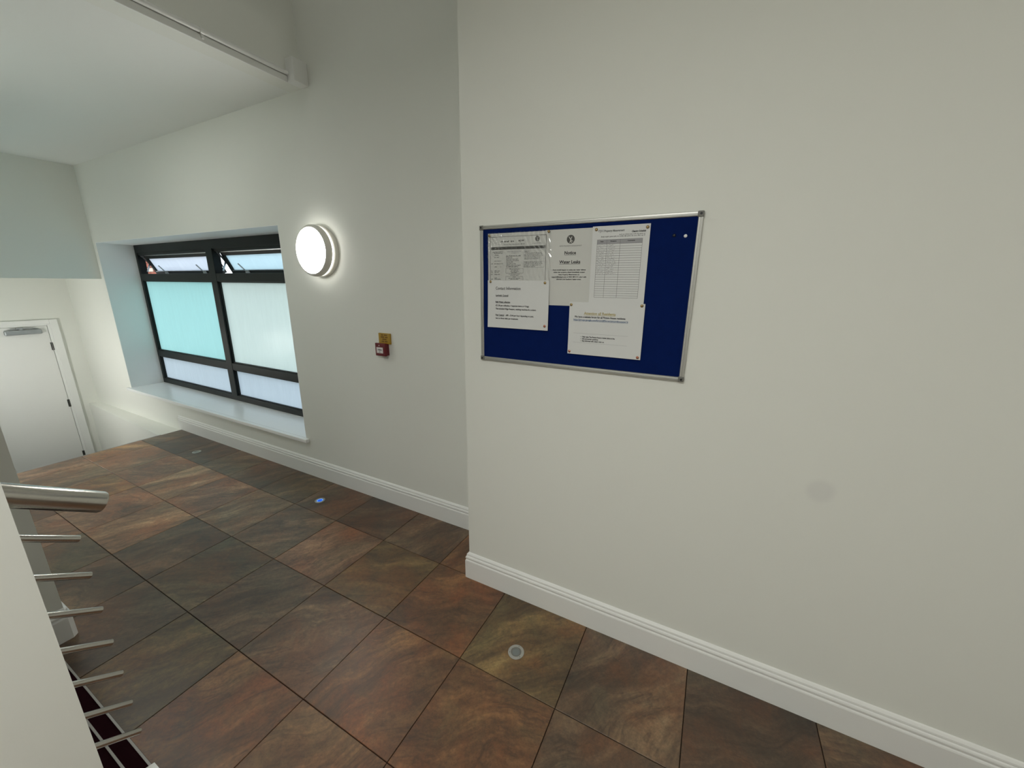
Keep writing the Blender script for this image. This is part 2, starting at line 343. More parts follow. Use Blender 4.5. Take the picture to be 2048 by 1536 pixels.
struct(box('floor_lower', M['grout'], XF - .05, XE + .05, .2, YW + .02, HL - .1, HL), 'dark floor at the foot of the lower steps')
m = MB()
for i in range(4): m.box(XE - .27 * (i + 1), XE - .27 * i + .02, YP, YW, HL - .05, H - .181 * (i + 1))
struct(m.build('floor_steps', M['carpet']), 'maroon steps going down from the landing', 'floor')
m = MB(); m.add([(XE, 1.745, -1.676), (XE, YW + .01, -1.676), (XF, YW + .01, -1.676), (XF, 1.845, -1.676), (XE, 1.745, HL - .05), (XE, YW + .01, HL - .05), (XF, YW + .01, HL - .05), (XF, 1.845, HL - .05)],
    [[0, 1, 2, 3], [4, 5, 6, 7], [0, 3, 7, 4], [0, 1, 5, 4], [3, 2, 6, 7], [1, 2, 6, 5]])
struct(m.build('wall_ledge', M['paint']), 'low white ledge under the window beside the steps')
m = MB(); m.prism([(1.727, H - .30), (1.747, H - .30), (1.747, H - .012), (1.735, H - .004), (1.727, H - .03)], 0, XE - .06, XE - .03)
struct(m.build('trim_ledge', M['gloss'], origin=(XE - .05, 1.735, H - .3)), 'white stair skirting end at the ledge', 'trim')

# floor: grout bed with every tile a part of it
floor = MB(); floor.box(XE, XR, YR, YW + .02, H - .12, H - .0035)
floor = floor.build('floor', M['grout'], origin=(0, 0, H)); struct(floor, 'slate tiled landing floor with dark joints')
PX, PY, GX, GY, J = 0.4615, 0.4475, -0.376, 1.124, 0.0032
def tile_mesh(x0, x1, y0, y1):
    w2, d2 = (x1 - x0) / 2, (y1 - y0) / 2; c = 0.0011; t = 0.0
    vs = []
    for dx, z in ((0, -.0095), (0, t - c), (c, t)):
        vs += [(-w2 + dx, -d2 + dx, z), (w2 - dx, -d2 + dx, z), (w2 - dx, d2 - dx, z), (-w2 + dx, d2 - dx, z)]
    fs = [[8, 9, 10, 11]] + [[k * 4 + i, k * 4 + (i + 1) % 4, k * 4 + 4 + (i + 1) % 4, k * 4 + 4 + i] for k in (0, 1) for i in range(4)]
    me = bpy.data.meshes.new('tile'); me.from_pydata(vs, [], fs); me.materials.append(M['slate']); me.update(); return me
FULL = None
TINT = {'brown': (1.0, .93, .86), 'rust': (1.30, .92, .58), 'olive': (1.10, 1.06, .66), 'green': (.98, 1.0, .82), 'grey': (1.32, 1.28, 1.16), 'rosy': (1.6, 1.32, 1.2), 'pink': (2.25, 1.80, 1.62), 'dark': (.74, .66, .60), 'gold': (2.6, 2.05, 1.30), 'pale': (2.5, 2.12, 1.85)}  # far pink, gold and pale hues lightened to stand in for floor sheen
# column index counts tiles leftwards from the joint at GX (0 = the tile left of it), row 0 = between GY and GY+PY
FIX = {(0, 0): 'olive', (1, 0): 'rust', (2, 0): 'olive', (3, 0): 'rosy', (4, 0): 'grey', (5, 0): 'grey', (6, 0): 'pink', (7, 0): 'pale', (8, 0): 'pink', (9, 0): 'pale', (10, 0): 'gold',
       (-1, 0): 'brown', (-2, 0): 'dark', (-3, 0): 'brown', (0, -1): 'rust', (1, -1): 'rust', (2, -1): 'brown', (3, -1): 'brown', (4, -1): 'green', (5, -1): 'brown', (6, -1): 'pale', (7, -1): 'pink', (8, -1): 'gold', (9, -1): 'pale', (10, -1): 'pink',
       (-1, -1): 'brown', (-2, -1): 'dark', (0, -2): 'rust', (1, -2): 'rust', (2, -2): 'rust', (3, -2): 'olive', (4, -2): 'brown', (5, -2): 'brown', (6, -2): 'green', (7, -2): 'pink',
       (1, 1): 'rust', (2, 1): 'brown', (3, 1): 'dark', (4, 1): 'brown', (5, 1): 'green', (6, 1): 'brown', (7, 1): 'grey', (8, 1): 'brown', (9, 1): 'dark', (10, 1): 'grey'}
for ci in range(-9, 12):
    x1 = GX - ci * PX; x0 = x1 - PX
    for ri in range(-8, 2):
        y0 = GY + ri * PY; y1 = y0 + PY
        xa, xb, ya, yb = max(x0, XE + .006), min(x1, XR), max(y0, YR), min(y1, YW)
        if xa < XC - .001 < xb and ya >= YB - .02: xb = XC
        if xa >= XC and ya >= YB - .03: continue
        if xa >= XC - .3: yb = min(yb, YB) if xa >= XC else yb
        if yb <= YP + .001 and xb <= XP + .02: continue
        if xb - xa < .03 or yb - ya < .03: continue
        if xb <= XP + .3 and ya < YP - .12: ya = max(ya, YP - .1) if xb <= XP else ya
        xa += J / 2; xb -= J / 2; ya += J / 2; yb -= J / 2
        if abs(xb - xa - PX + J) < 1e-5 and abs(yb - ya - PY + J) < 1e-5:
            if FULL is None: FULL = tile_mesh(xa, xb, ya, yb)
            me = FULL
        else: me = tile_mesh(xa, xb, ya, yb)
        t = bpy.data.objects.new('tile', me); COL.objects.link(t); t.parent = floor
        t.location = ((xa + xb) / 2, (ya + yb) / 2, random.uniform(-.0002, .0002))
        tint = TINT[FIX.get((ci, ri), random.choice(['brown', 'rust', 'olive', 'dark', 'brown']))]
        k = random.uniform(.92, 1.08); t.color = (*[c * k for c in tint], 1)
struct(box('trim_edge', M['nosing'], XE - .006, XE + .006, YP, 1.742, H - .02, H + .001), 'thin pale strip along the landing edge', 'trim')

# skirting boards swept along the walls with mitred corners
PROF = [(0, 0), (.018, 0), (.018, .112), (.0165, .1165), (.0125, .1185), (.0115, .121), (.0145, .1235), (.0165, .129), (.0165, .134), (.0145, .139), (.0098, .142), (.0098, .1445), (.0115, .147), (.0105, .153), (.005, .160), (0, .163)]
def skirting(name, path, label, cham=False):
    # path: floor points with the room on the right-hand side while walking along it
    pts = [Vector((p[0], p[1])) for p in path]; rows = []
    for i, p in enumerate(pts):
        n = []
        if i > 0: d = (pts[i] - pts[i - 1]).normalized(); n.append(Vector((d.y, -d.x)))
        if i < len(pts) - 1: d = (pts[i + 1] - pts[i]).normalized(); n.append(Vector((d.y, -d.x)))
        mi = n[0] if len(n) == 1 else (n[0] + n[1]) / (1 + n[0].dot(n[1]))
        rows.append((p, mi, n))
    mb = MB(); vs = []; fs = []; k = len(PROF); cols = []
    for p, mi, n in rows:
        opts = [mi]
        if cham and len(n) == 2: opts = [n[0], n[1]]
        for q in opts:
            cols.append(len(vs)); vs += [(p.x + q.x * o, p.y + q.y * o, H + .0005 + h) for o, h in PROF]
    for A, B in zip(cols, cols[1:]):
        fs += [[A + i, A + i + 1, B + i + 1, B + i] for i in range(k - 1)]
    fs += [[cols[0] + i for i in range(k)], [cols[-1] + i for i in range(k)][::-1]]
    mb.add(vs, fs); return struct(mb.build(name, M['gloss']), label, 'baseboard')
skirting('baseboard_window', [(XE - .03, YW), (XC, YW)], 'white moulded skirting under the window')
skirting('baseboard_right', [(XC, YW - .019), (XC, YB), (XR, YB)], 'white moulded skirting under the noticeboard')
skirting('baseboard_stair', [(XP, .262), (XP, YP), (XE, YP)], 'white skirting round the foot of the pier', True)

# ------------------------------------------------------------------ window 1
win = sempty('window_1', ((WX0 + WX1) / 2, 2.3, WZ0), 'wide dark framed window with frosted panes and two open top vents', 'window')
FY0, FY1 = 2.275, 2.345
MX0, MX1 = -4.765, -4.655
def fr(name, x0, x1, z0, z1, y0=FY0, y1=FY1, mat='frame', bev=.004): return box(name, M[mat], x0, x1, y0, y1, z0, z1, win, bev)
fr('frame_jamb', WX0, WX0 + .050, WZ0, WZ1); fr('frame_jamb', WX1 - .050, WX1, WZ0, WZ1)
fr('frame_head', WX0 + .045, WX1 - .045, .318, WZ1); fr('frame_sill', WX0 + .045, WX1 - .045, WZ0, -1.250)
fr('mullion', MX0, MX1, -1.252, .320, FY0 - .006)
fr('mullion_cover', MX0 - .022, MX0 + .020, .070, .322, FY0 - .003, FY1)
T1, T1t, T2, T2t = -.008, .074, -.955, -.876
for x0, x1 in ((WX0 + .045, MX0 + .002), (MX1 - .002, WX1 - .045)):
    fr('transom', x0, x1, T1, T1t, FY0 - .004); fr('transom', x0, x1, T2, T2t, FY0 - .003)
    fr('vent_outer_frame', x0, x1, .290, .320, FY0 + .01, FY1)
panes = [(WX0 + .045, MX0, T2t, T1, 'film_cyan'), (MX1, WX1 - .045, T2t, T1, 'film_pale'), (WX0 + .045, MX0, -1.252, T2, 'film_white'), (MX1, WX1 - .045, -1.252, T2, 'film_white')]
labels = ['pane with aqua film', 'pane with pale green film', 'low pane with white film', 'low pane with white film']
for (x0, x1, z0, z1, mm), lb in zip(panes, labels):
    p = box('glass_pane', M[mm], x0 - .004, x1 + .004, FY0 + .030, FY0 + .036, z0 - .004, z1 + .004, win); p['label'] = lb
    g = MB(); b = .010
    g.box(x0, x0 + b, FY0 + .012, FY0 + .03, z0, z1); g.box(x1 - b, x1, FY0 + .012, FY0 + .03, z0, z1)
    g.box(x0 + b, x1 - b, FY0 + .012, FY0 + .03, z0, z0 + b); g.box(x0 + b, x1 - b, FY0 + .012, FY0 + .03, z1 - b, z1)
    g.build('glazing_bead', M['frame_soft'], p)
# top-hung vents, opened outwards and dropped on their stays
def vent(x0, x1, mm, lab):
    th = R(24); top = Vector((0, 2.325, .288)); e1 = Vector((0, math.sin(th), -math.cos(th))); e2 = Vector((0, math.cos(th), math.sin(th)))
    def B(mb, xa, xb, s0, s1, d0, d1):
        vs = []
        for x in (xa, xb):
            for s_, d_ in ((s0, d0), (s1, d0), (s1, d1), (s0, d1)): q = top + e1 * s_ + e2 * d_; vs.append((x, q.y, q.z))
        return mb.add(vs, [[0, 1, 2, 3], [7, 6, 5, 4], [0, 4, 5, 1], [1, 5, 6, 2], [2, 6, 7, 3], [3, 7, 4, 0]])
    L = .236; mb = MB(); fw = .040
    B(mb, x0, x1, 0, fw, 0, .045); B(mb, x0, x1, L - .034, L, 0, .045); B(mb, x0, x0 + fw, fw, L - .034, 0, .045); B(mb, x1 - fw, x1, fw, L - .034, 0, .045)
    s = mb.build('vent_sash', M['frame_soft'], win); s['label'] = lab
    B(MB(), x0 + fw - .005, x1 - fw + .005, fw - .005, L - .029, .018, .024).build('vent_glass', M[mm], s)
    mb = MB()
    B(mb, x0 + fw, x1 - fw, L - .042, L - .034, -.002, .012); B(mb, x0 + fw - .004, x1 - fw + .004, -.003, .003, -.004, .002)
    mb.build('vent_bead', M['steel'], s)
    for hx in (x0 + .30, x1 - .34):
        a = top + e1 * (L - .012) + e2 * (-.002); mb = MB()
        mb.box(hx - .022, hx + .026, a.y - .018, a.y + .004, a.z - .004, a.z + .022, .004)
        mb.tube((hx - .004, a.y - .010, a.z + .006), (hx - .080, a.y - .045, a.z + .088), .0065, 10)
        mb.build('vent_handle', M['handle'], s)
    for sx, xx in ((1, x0 - .012), (-1, x1 + .012)):
        mb = MB(); p0 = Vector((xx, 2.312, .285)); p1 = top + e1 * .175 + e2 * .02; p1.x = xx; q0 = Vector((xx + .004 * sx, 2.335, .10)); q1 = top + e1 * .09 + e2 * .02; q1.x = xx + .004 * sx
        for a, b in ((p0, p1), (q0, q1)):
            d = (b - a).normalized(); n = Vector((0, -d.z, d.y)) * .008
            vs = [a + n, a - n, b - n, b + n]; vs += [v + Vector((.0035, 0, 0)) for v in vs]
            mb.add(vs, [[0, 1, 2, 3], [7, 6, 5, 4], [0, 4, 5, 1], [1, 5, 6, 2], [2, 6, 7, 3], [3, 7, 4, 0]])
        mb.lathe([(0, -.002), (.016, -.002), (.016, .008), (0, .008)], (xx, 2.315, .285), (1, 0, 0), 14)
        mb.build('friction_stay', M['steel'], s)
vent(WX0 + .072, MX0 - .045, 'obscure', 'open vent with rippled glass')
vent(MX1 + .030, WX1 - .072, 'obscure_plain', 'open vent with smooth satin glass')
for x0, x1, z0, z1 in ((WX0, WX0 + .004, WZ0, WZ1), (WX1 - .004, WX1, WZ0, WZ1), (WX0 + .004, WX1 - .004, WZ1 - .004, WZ1)):
    box('added_reveal_lining', M['lining'], x0, x1, YW + .0005, FY0 + .004, z0, z1, win)  # added skin, brightens the reveal by its colour
m = MB(); m.box(WX0 + .0, WX1 - .0, YW, FY0 + .02, WZ0 - .032, WZ0 + .002); m.box(WX0 - .055, WX1 + .040, YW - .034, YW + .0, WZ0 - .032, WZ0 + .002, .006)
m.build('window_sill', M['sill'], win)['label'] = 'white gloss window board'

# ------------------------------------------------------------------ door 1 below the bulkhead
DY0, DY1, DZ1 = 0.903, 1.665, -.578
door = sempty('door_1', (XF, (DY0 + DY1) / 2, HL), 'plain white door with closer at the foot of the steps', 'door')
leaf = box('door_leaf', M['door'], XF - .02, XF + .014, DY0 + .003, DY1 - .003, HL + .006, DZ1 - .003, door, .003)
m = MB(); f2 = XF + .022
m.box(XF - .02, f2, DY1 + .001, DY1 + .028, HL, DZ1 + .028, .002); m.box(XF - .02, f2, DY0 - .028, DY0 - .001, HL, DZ1 + .028, .002); m.box(XF - .02, f2, DY0 - .001, DY1 + .001, DZ1 + .001, DZ1 + .028, .002)
m.build('door_lining', M['gloss'], door)
for nm, y0, y1, z0, z1 in (('architrave', DY1 + .026, DY1 + .098, HL, DZ1 + .075), ('architrave', DY0 - .098, DY0 - .026, HL, DZ1 + .075), ('architrave', DY0 - .026, DY1 + .026, DZ1 + .024, DZ1 + .075)):
    m = MB(); m.box(XF, XF + .030, y0, y1, z0, z1, .005, 3); m.build(nm, M['gloss'], door)
for hz in (-.846, -1.622, -2.37):
    m = MB(); m.tube((XF + .020, DY1 - .002, hz - .05), (XF + .020, DY1 - .002, hz + .05), .0085, 12); m.box(XF + .012, XF + .018, DY1 - .016, DY1 + .012, hz - .05, hz + .05)
    m.build('hinge', M['hinge'], leaf)
m = MB(); m.box(XF + .014, XF + .064, 1.300, 1.605, -.672, -.612, .018, 4); cl = m.build('door_closer', M['closer'], door); cl['label'] = 'grey overhead door closer'
m = MB(); m.box(XF + .03, XF + .045, 1.35, 1.53, -.604, -.594, .002); m.box(XF + .022, XF + .05, 1.40, 1.46, -.600, -.585, .003); m.lathe([(0, 0), (.018, 0), (.018, .012), (0, .012)], (XF + .04, 1.44, -.612), (0, 0, 1), 16); m.tube((XF + .04, 1.53, -.599), (XF + .03, 1.585, -.612), .006, 10)
m.build('closer_arm', M['closer'], cl)

# ------------------------------------------------------------------ cable trunking along the soffit edge
tk = thing('cable_trunking', (XS, 1.2, ZC), 'white painted cable trunking along the soffit edge', 'trunking')
m = MB(); m.box(XS, XS + .010, YP, YW - .098, ZC - .004, ZC + .030, .003); m.build('edge_strip', M['gloss'], tk)
m = MB(); m.tube((XS + .013, YP, ZC + .046), (XS + .013, YW - .094, ZC + .046), .0125, 14); m.build('conduit', M['gloss'], tk)
m = MB(); m.tube((XS + .013, 1.372, ZC + .046), (XS + .013, 1.392, ZC + .046), .016, 14); m.box(XS, XS + .018, 1.376, 1.388, ZC + .010, ZC + .046, .003); m.build('saddle_clip', M['gloss'], tk)
m = MB(); m.box(XS, XS + .075, YW - .100, YW, ZC - .002, ZC + .125, .005); m.build('end_box', M['gloss'], tk)

# ------------------------------------------------------------------ round bulkhead lamps
def bulkhead_lamp(loc, normal, label, group, up=(0, 0, 1), power=0.0, front='lamp_front'):
    n = Vector(normal); L = thing('wall_lamp', loc, label, 'lamp', group); o = Vector(loc); rr = .170
    MB().lathe([(0, 0), (rr, 0), (rr + .002, .030), (rr - .003, .036), (0, .036)], o, n, 64).build('back_plate', M['lamp_base'], L)
    MB().lathe([(rr - .010, .035), (rr - .006, .037), (rr - .006, .052), (rr - .010, .055)], o, n, 64).build('side_ring', M['lamp_ring'], L)
    MB().lathe([(rr - .02, .0515), (rr + .001, .052), (rr + .003, .058), (rr + .001, .082), (rr - .007, .092), (rr - .016, .094), (rr - .017, .088)], o, n, 64).build('bezel', M['lamp_base'], L)
    MB().lathe([(rr - .016, .088), (rr - .018, .094), (rr * .7, .100), (rr * .35, .103), (0, .104)], o, n, 64).build('diffuser', M[front], L)
    if power:
        ld = bpy.data.lights.new('lamp_light', 'AREA'); ld.shape = 'DISK'; ld.size = .31; ld.energy = power; ld.color = (1.0, .98, .91)
        lo = bpy.data.objects.new('lamp_light', ld); COL.objects.link(lo); lo.parent = L; lo.location = n * .108
        lo.rotation_mode = 'QUATERNION'; lo.rotation_quaternion = (-n).to_track_quat('Z', 'Y') if False else n.to_track_quat('-Z', 'Y')
    return L
G = 'round bulkhead lamps'
bulkhead_lamp((-2.54, YW, .207), (0, -1, 0), 'lit round white bulkhead lamp on the wall beside the window', G)
def panel_lamp(x, y, power, label, size=.6, ZC=ZC):
    p = thing('ceiling_lamp', (x, y, ZC), label, 'lamp', 'square panel lamps on the ceilings'); h = size / 2; k = h - .025
    m = MB()
    for x0, x1, y0, y1 in ((-h, h, -h, -k), (-h, h, k, h), (-h, -k, -k, k), (k, h, -k, k)): m.box(x + x0, x + x1, y + y0, y + y1, ZC - .012, ZC)
    m.build('frame', M['lamp_base'], p); box('diffuser', M['lamp_base'], x - k, x + k, y - k, y + k, ZC - .006, ZC, p)
    ld = bpy.data.lights.new('lamp_light', 'AREA'); ld.shape = 'SQUARE'; ld.size = 2 * k; ld.energy = power; ld.color = (1.0, 1.0, .955)
    lo = bpy.data.objects.new('lamp_light', ld); COL.objects.link(lo); lo.parent = p; lo.location = (0, 0, -.012)
panel_lamp(-.42, -.9, P_PANEL, 'square lit panel lamp on the lobby ceiling')
panel_lamp(-3.9, .56, P_CORRIDOR_FILL, 'small square fill panel added out of view on the landing soffit', .36)  # added fill light, lifts the landing floor and sill
panel_lamp(-1.9, .85, P_VOID_FILL, 'large square fill panel added out of view on the high stair well ceiling', .9, ZU)  # added fill light, large so the upper walls brighten softly
bulkhead_lamp((-6.5, YP, -1.0), (0, 1, 0), 'round lit lamp on the left wall by the lower door', G, power=P_LOBBY)
bulkhead_lamp((XR, .75, .25), (-1, 0, 0), 'round lit lamp on the entrance wall', G, power=P_ENTRANCE)

# ------------------------------------------------------------------ stair flight and steel rails
st = thing('staircase', (-1.95, 0, H), 'maroon carpeted stair rising from the landing, pale nosing lines', 'stairs')
NR, NG, Y1 = .170, .255, .257
for i in range(8):
    yn = Y1 - NG * i; z = H + NR * (i + 1)
    m = MB(); m.prism([(yn, z), (yn - .004, z - .03), (yn - .022, z - .032), (yn - .022, z - NR), (yn - NG - .03, z - NR), (yn - NG - .03, z)], 0, XP + .002, -1.402)
    tr = m.build('step', M['carpet'], st)
    for yy in (yn - .004, yn - .047):
        MB().box(XP + .004, -1.404, yy - .003, yy + .003, z - .001, z + .0022).build('nosing_line', M['nosing'], tr)
m = MB(); s_ = NR / NG
m.prism([(.262, H), (.262, -1.476), (.225, -1.466), (.155, -1.466 + .07 * s_), (.155, H)], 0, -1.398, -1.302)
m.build('string_end', M['gloss'], st)['label'] = 'white end of the stair string'
rl = thing('stair_railing', (-1.35, .2, -1.3), 'brushed steel handrail and seven thin bars ending at the wall', 'railing')
th = R(33.5); dv = Vector((0, math.cos(th), -math.sin(th)))
e = Vector((-1.35, .303, -.560)); MB().tube(e - dv * .32, e, .0268, 40, rim=.007).build('handrail', M['stainless'], rl)
for k in range(7):
    e = Vector((-1.35, .245, -.632 - .1088 * k)); MB().tube(e - dv * .16, e, .0084, 20, rim=.002).build('bar', M['stainless'], rl)

# ------------------------------------------------------------------ recessed floor lights
def floor_light(loc, lens, label, halo=None):
    L = thing('floor_light', loc, label, 'light', 'small round lights set in the floor')
    o = Vector(loc)
    MB().lathe([(.037, -.001), (.037, .0022), (.035, .0034), (.0245, .0030), (.0235, .001), (.0235, -.001)], o, (0, 0, 1), 40).build('bezel', M['bezel'], L)
    MB().lathe([(.0236, .0012), (.019, .0018), (.017, .0008)], o, (0, 0, 1), 40).build('inner_ring', M[halo or 'cap'], L)
    MB().lathe([(.0236, .0006), (.017, .0008), (0, .0014)], o, (0, 0, 1), 32).build('lens', M[lens], L)
    for a in (90, 210, 330): MB().lathe([(.0022, .0033), (.0016, .0042), (0, .0044)], o + Vector((.030 * math.cos(R(a)), .030 * math.sin(R(a)), 0)), (0, 0, 1), 8).build('screw', M['cap'], L)
floor_light((-.624, 1.269, H + .0006), 'lens_grey', 'unlit clear floor light in the slate under the noticeboard')
floor_light((-2.555, 1.692, H + .0006), 'blue_lens', 'floor light glowing blue below the wall lamp', 'blue_halo')
floor_light((-4.410, 1.699, H + .0006), 'lens_pale', 'unlit floor light near the landing edge under the window', None)

# ------------------------------------------------------------------ fire call point and its sign
cp = thing('fire_call_point', (-2.0, YW, -.495), 'red fire alarm call point with white panel on the wall', 'alarm')
CX0, CX1, CZ0, CZ1 = -2.054, -1.960, -.492, -.404
m = MB(); m.box(CX0 + .003, CX1 - .003, YW - .026, YW, CZ0 + .003, CZ1 - .003, .003); m.build('back_box', M['red_side'], cp)
m = MB(); m.box(CX0, CX1, YW - .040, YW - .024, CZ0, CZ1, .004); fc = m.build('front_cover', M['red'], cp)
m = MB(); m.box(-2.040, -1.982, YW - .0425, YW - .039, -.472, -.432, .001); pn = m.build('glass_panel', M['panel'], cp)
for dx in (-.013, 0, .013): MB().lathe([(0, 0), (.0042 + .0012 * (dx == 0), 0), (.0042, .0008), (0, .0008)], (-2.010 + dx, YW - .0425, -.449), (0, -1, 0), 12).build('dot', M['ink'], pn)
m = MB(); m.add([(-2.015, YW - .0432, -.466), (-2.005, YW - .0432, -.466), (-2.010, YW - .0432, -.458)], [[0, 1, 2]])
m.build('arrow', M['ink'], pn)
MB().lathe([(0, 0), (.004, 0), (.003, .002), (0, .0025)], (-2.016, YW - .040, -.420), (0, -1, 0), 12).build('indicator', M['panel'], cp)
sg = thing('instruction_sign', (-1.99, YW, -.41), 'small yellow sign fixed above the red call point', 'sign')
m = MB(); m.box(-2.043, -1.938, YW - .012, YW, -.410, -.338, .001); pl = m.build('sign_plate', M['yellow'], sg)
m = MB(); rnd = random.Random(3)
for zz, wd in ((-.350, (.016, .028)), (-.3645, (.030, .024)), (-.379, (.038,)), (-.3935, (.022, .024))):
    tw = sum(wd) + .008 * (len(wd) - 1); x = -1.990 - tw / 2
    for w_ in wd:
        q = x
        while q < x + w_:
            c = rnd.uniform(.003, .006); m.box(q, min(q + c, x + w_), YW - .0125, YW - .0118, zz - .0038, zz + rnd.choice((.0038, .003, .0038))); q += c + .0014
        x += w_ + .008
m.build('print', M['brown_ink'], pl)['kind'] = 'stuff'

# ------------------------------------------------------------------ noticeboard
BX0, BX1, BZ0, BZ1 = -.977, -.077, -.356, .245
BF = YB - .0155          # front of the aluminium frame
nb = thing('notice_board', (-.527, YB, BZ0), 'wide blue felt noticeboard in an aluminium frame', 'board')
box('felt_panel', M['felt'], BX0 + .010, BX1 - .010, YB - .0105, YB, BZ0 + .010, BZ1 - .010, nb)
FW = .0165
def rail(x0, x1, z0, z1, horiz):
    m = MB(); D = [(0, 0), (0, .0125), (.002, .0150), (.0055, .0155), (.0068, .0140), (.0085, .0140), (.0098, .0155), (.0145, .0150), (FW, .0125), (FW, 0)]
    if horiz: m.prism([(YB - d, z0 + t) for t, d in D], 0, x0, x1)
    else: m.prism([(x0 + t, YB - d) for t, d in D], 2, z0, z1)
    m.build('frame_rail', M['alu'], nb)
c_ = .017
rail(BX0 + c_, BX1 - c_, BZ0, 0, True); rail(BX0 + c_, BX1 - c_, BZ1 - FW, 0, True)
rail(BX0, 0, BZ0 + c_, BZ1 - c_, False); rail(BX1 - FW, 0, BZ0 + c_, BZ1 - c_, False)
for x in (BX0, BX1):
    for z in (BZ0, BZ1):
        sx = 1 if x == BX0 else -1; sz = 1 if z == BZ0 else -1
        xa, xb = sorted((x - .001 * sx, x + .0195 * sx)); za, zb = sorted((z - .001 * sz, z + .0195 * sz))
        m = MB(); m.box(xa, xb, YB - .0175, YB, za, zb, .004, 3); cc = m.build('corner_cap', M['cap'], nb)
        MB().lathe([(0, 0), (.0042, 0), (.0036, .0012), (0, .0012)], (x + .008 * sx, YB - .0174, z + .008 * sz), (0, -1, 0), 12).build('screw', M['screw'], cc)

# ------------------------------------------------------------------ sheets pinned to the board
YF = YB - .0105
def text_polys(body, size, bold=0.0, align='LEFT', spacing=1.0, shear=0.0):
    cu = bpy.data.curves.new('t', 'FONT'); cu.body = body; cu.size = size; cu.offset = bold; cu.align_x = align; cu.resolution_u = 2; cu.space_character = spacing; cu.shear = shear
    ob = bpy.data.objects.new('t', cu); COL.objects.link(ob)
    me = ob.evaluated_get(bpy.context.evaluated_depsgraph_get()).to_mesh()
    vs = [v.co.copy() for v in me.vertices]; fs = [list(p.vertices) for p in me.polygons]
    ob.evaluated_get(bpy.context.evaluated_depsgraph_get()).to_mesh_clear()
    COL.objects.unlink(ob); bpy.data.objects.remove(ob); bpy.data.curves.remove(cu); return vs, fs
class Sheet:
    def __init__(s, x0, z1, w_, h, lift, mat, label, curl, nx=14, nz=14, tilt=0.0, cat='notice'):
        s.x0, s.z1, s.w, s.h, s.lift, s.curl, s.tilt = x0, z1, w_, h, lift, curl, R(tilt)
        s.root = thing('notice_sheet', (x0 + w_ / 2, YF, z1 - h), label, cat, 'paper notices on the blue board')
        vs = []; fs = []
        for j in range(nz + 1):
            for i in range(nx + 1): vs.append(s.at(s.w * i / nx, s.h * j / nz))
        n = len(vs); vs += [(a, b + .0003, c) for a, b, c in vs]
        for j in range(nz):
            for i in range(nx):
                a = j * (nx + 1) + i; q = [a, a + 1, a + nx + 2, a + nx + 1]; fs.append(q); fs.append([k + n for k in q][::-1])
        per = [i for i in range(nx + 1)] + [(j + 1) * (nx + 1) + nx for j in range(nz)] + [nz * (nx + 1) + i for i in range(nx - 1, -1, -1)] + [j * (nx + 1) for j in range(nz - 1, 0, -1)]
        for a, b in zip(per, per[1:] + per[:1]): fs.append([a, b, b + n, a + n])
        s.body = MB().add(vs, fs, True).build('paper', M[mat], s.root); s.layers = {}
    def at(s, u, v, d=0.0):
        c, sn = math.cos(s.tilt), math.sin(s.tilt)
        return (s.x0 + u * c - v * sn, YF - s.lift - s.curl(u / s.w, v / s.h) - d, s.z1 - v * c - u * sn)
    def L(s, mat): return s.layers.setdefault(mat, MB())
    def rect(s, u0, v0, u1, v1, mat='ink', d=.00045):
        n = max(1, int((u1 - u0) / .02)); k = max(1, int((v1 - v0) / .03)); vs = []; fs = []
        for j in range(k + 1):
            for i in range(n + 1): vs.append(s.at(u0 + (u1 - u0) * i / n, v0 + (v1 - v0) * j / k, d))
        for j in range(k):
            for i in range(n): a = j * (n + 1) + i; fs.append([a, a + 1, a + n + 2, a + n + 1])
        s.L(mat).add(vs, fs)
    def frame(s, u0, v0, u1, v1, t, mat='ink'):
        s.rect(u0, v0, u1, v0 + t, mat); s.rect(u0, v1 - t, u1, v1, mat); s.rect(u0, v0, u0 + t, v1, mat); s.rect(u1 - t, v0, u1, v1, mat)
    def text(s, body, u, v, size, mat='ink', bold=0.0, align='LEFT', under=0.0, width=None, shear=0.0, d=.0005):
        vs, fs = text_polys(body, size, bold, align, shear=shear)
        if not vs: return
        xs = [p.x for p in vs]; k = 1.0
        if width: k = width / (max(xs) - min(xs))
        s.L(mat).add([s.at(u + p.x * k, v - p.y, d) for p in vs], fs)
        if under: s.rect(u + min(xs) * k, v + size * .14, u + max(xs) * k, v + size * .14 + under, mat)
    def words(s, u0, v, u1, hgt, mat='ink_grey', rnd=random, centre=False):
        # unreadable small print: broken strokes of word length
        if centre:
            pass
        x = u0
        while x < u1 - .002:
            wl = min(rnd.uniform(.006, .016), u1 - x); q = x
            while q < x + wl:
                c = rnd.uniform(.0009, .0016); a = v - hgt * rnd.choice((.62, .62, .62, 1.0)); b = v + (hgt * .3 if rnd.random() < .1 else 0)
                s.L(mat).add([s.at(q, a, .0005), s.at(min(q + c, x + wl), a, .0005), s.at(min(q + c, x + wl), b, .0005), s.at(q, b, .0005)], [[0, 1, 2, 3]]); q += c + .0007
            x += wl + .0022
    def disc(s, u, v, r, mat, n=32, d=.0005):
        s.L(mat).add([s.at(u, v, d)] + [s.at(u + r * math.cos(2 * math.pi * i / n), v + r * math.sin(2 * math.pi * i / n), d) for i in range(n)], [[0, 1 + i, 1 + (i + 1) % n] for i in range(n)])
    def stroke(s, pts, t, mat, d=.0007):
        for (a, b), (c, e) in zip(pts, pts[1:]):
            L_ = math.hypot(c - a, e - b) or 1; nx, ny = -(e - b) / L_ * t / 2, (c - a) / L_ * t / 2
            s.L(mat).add([s.at(a + nx, b + ny, d), s.at(c + nx, e + ny, d), s.at(c - nx, e - ny, d), s.at(a - nx, b - ny, d)], [[0, 1, 2, 3]])
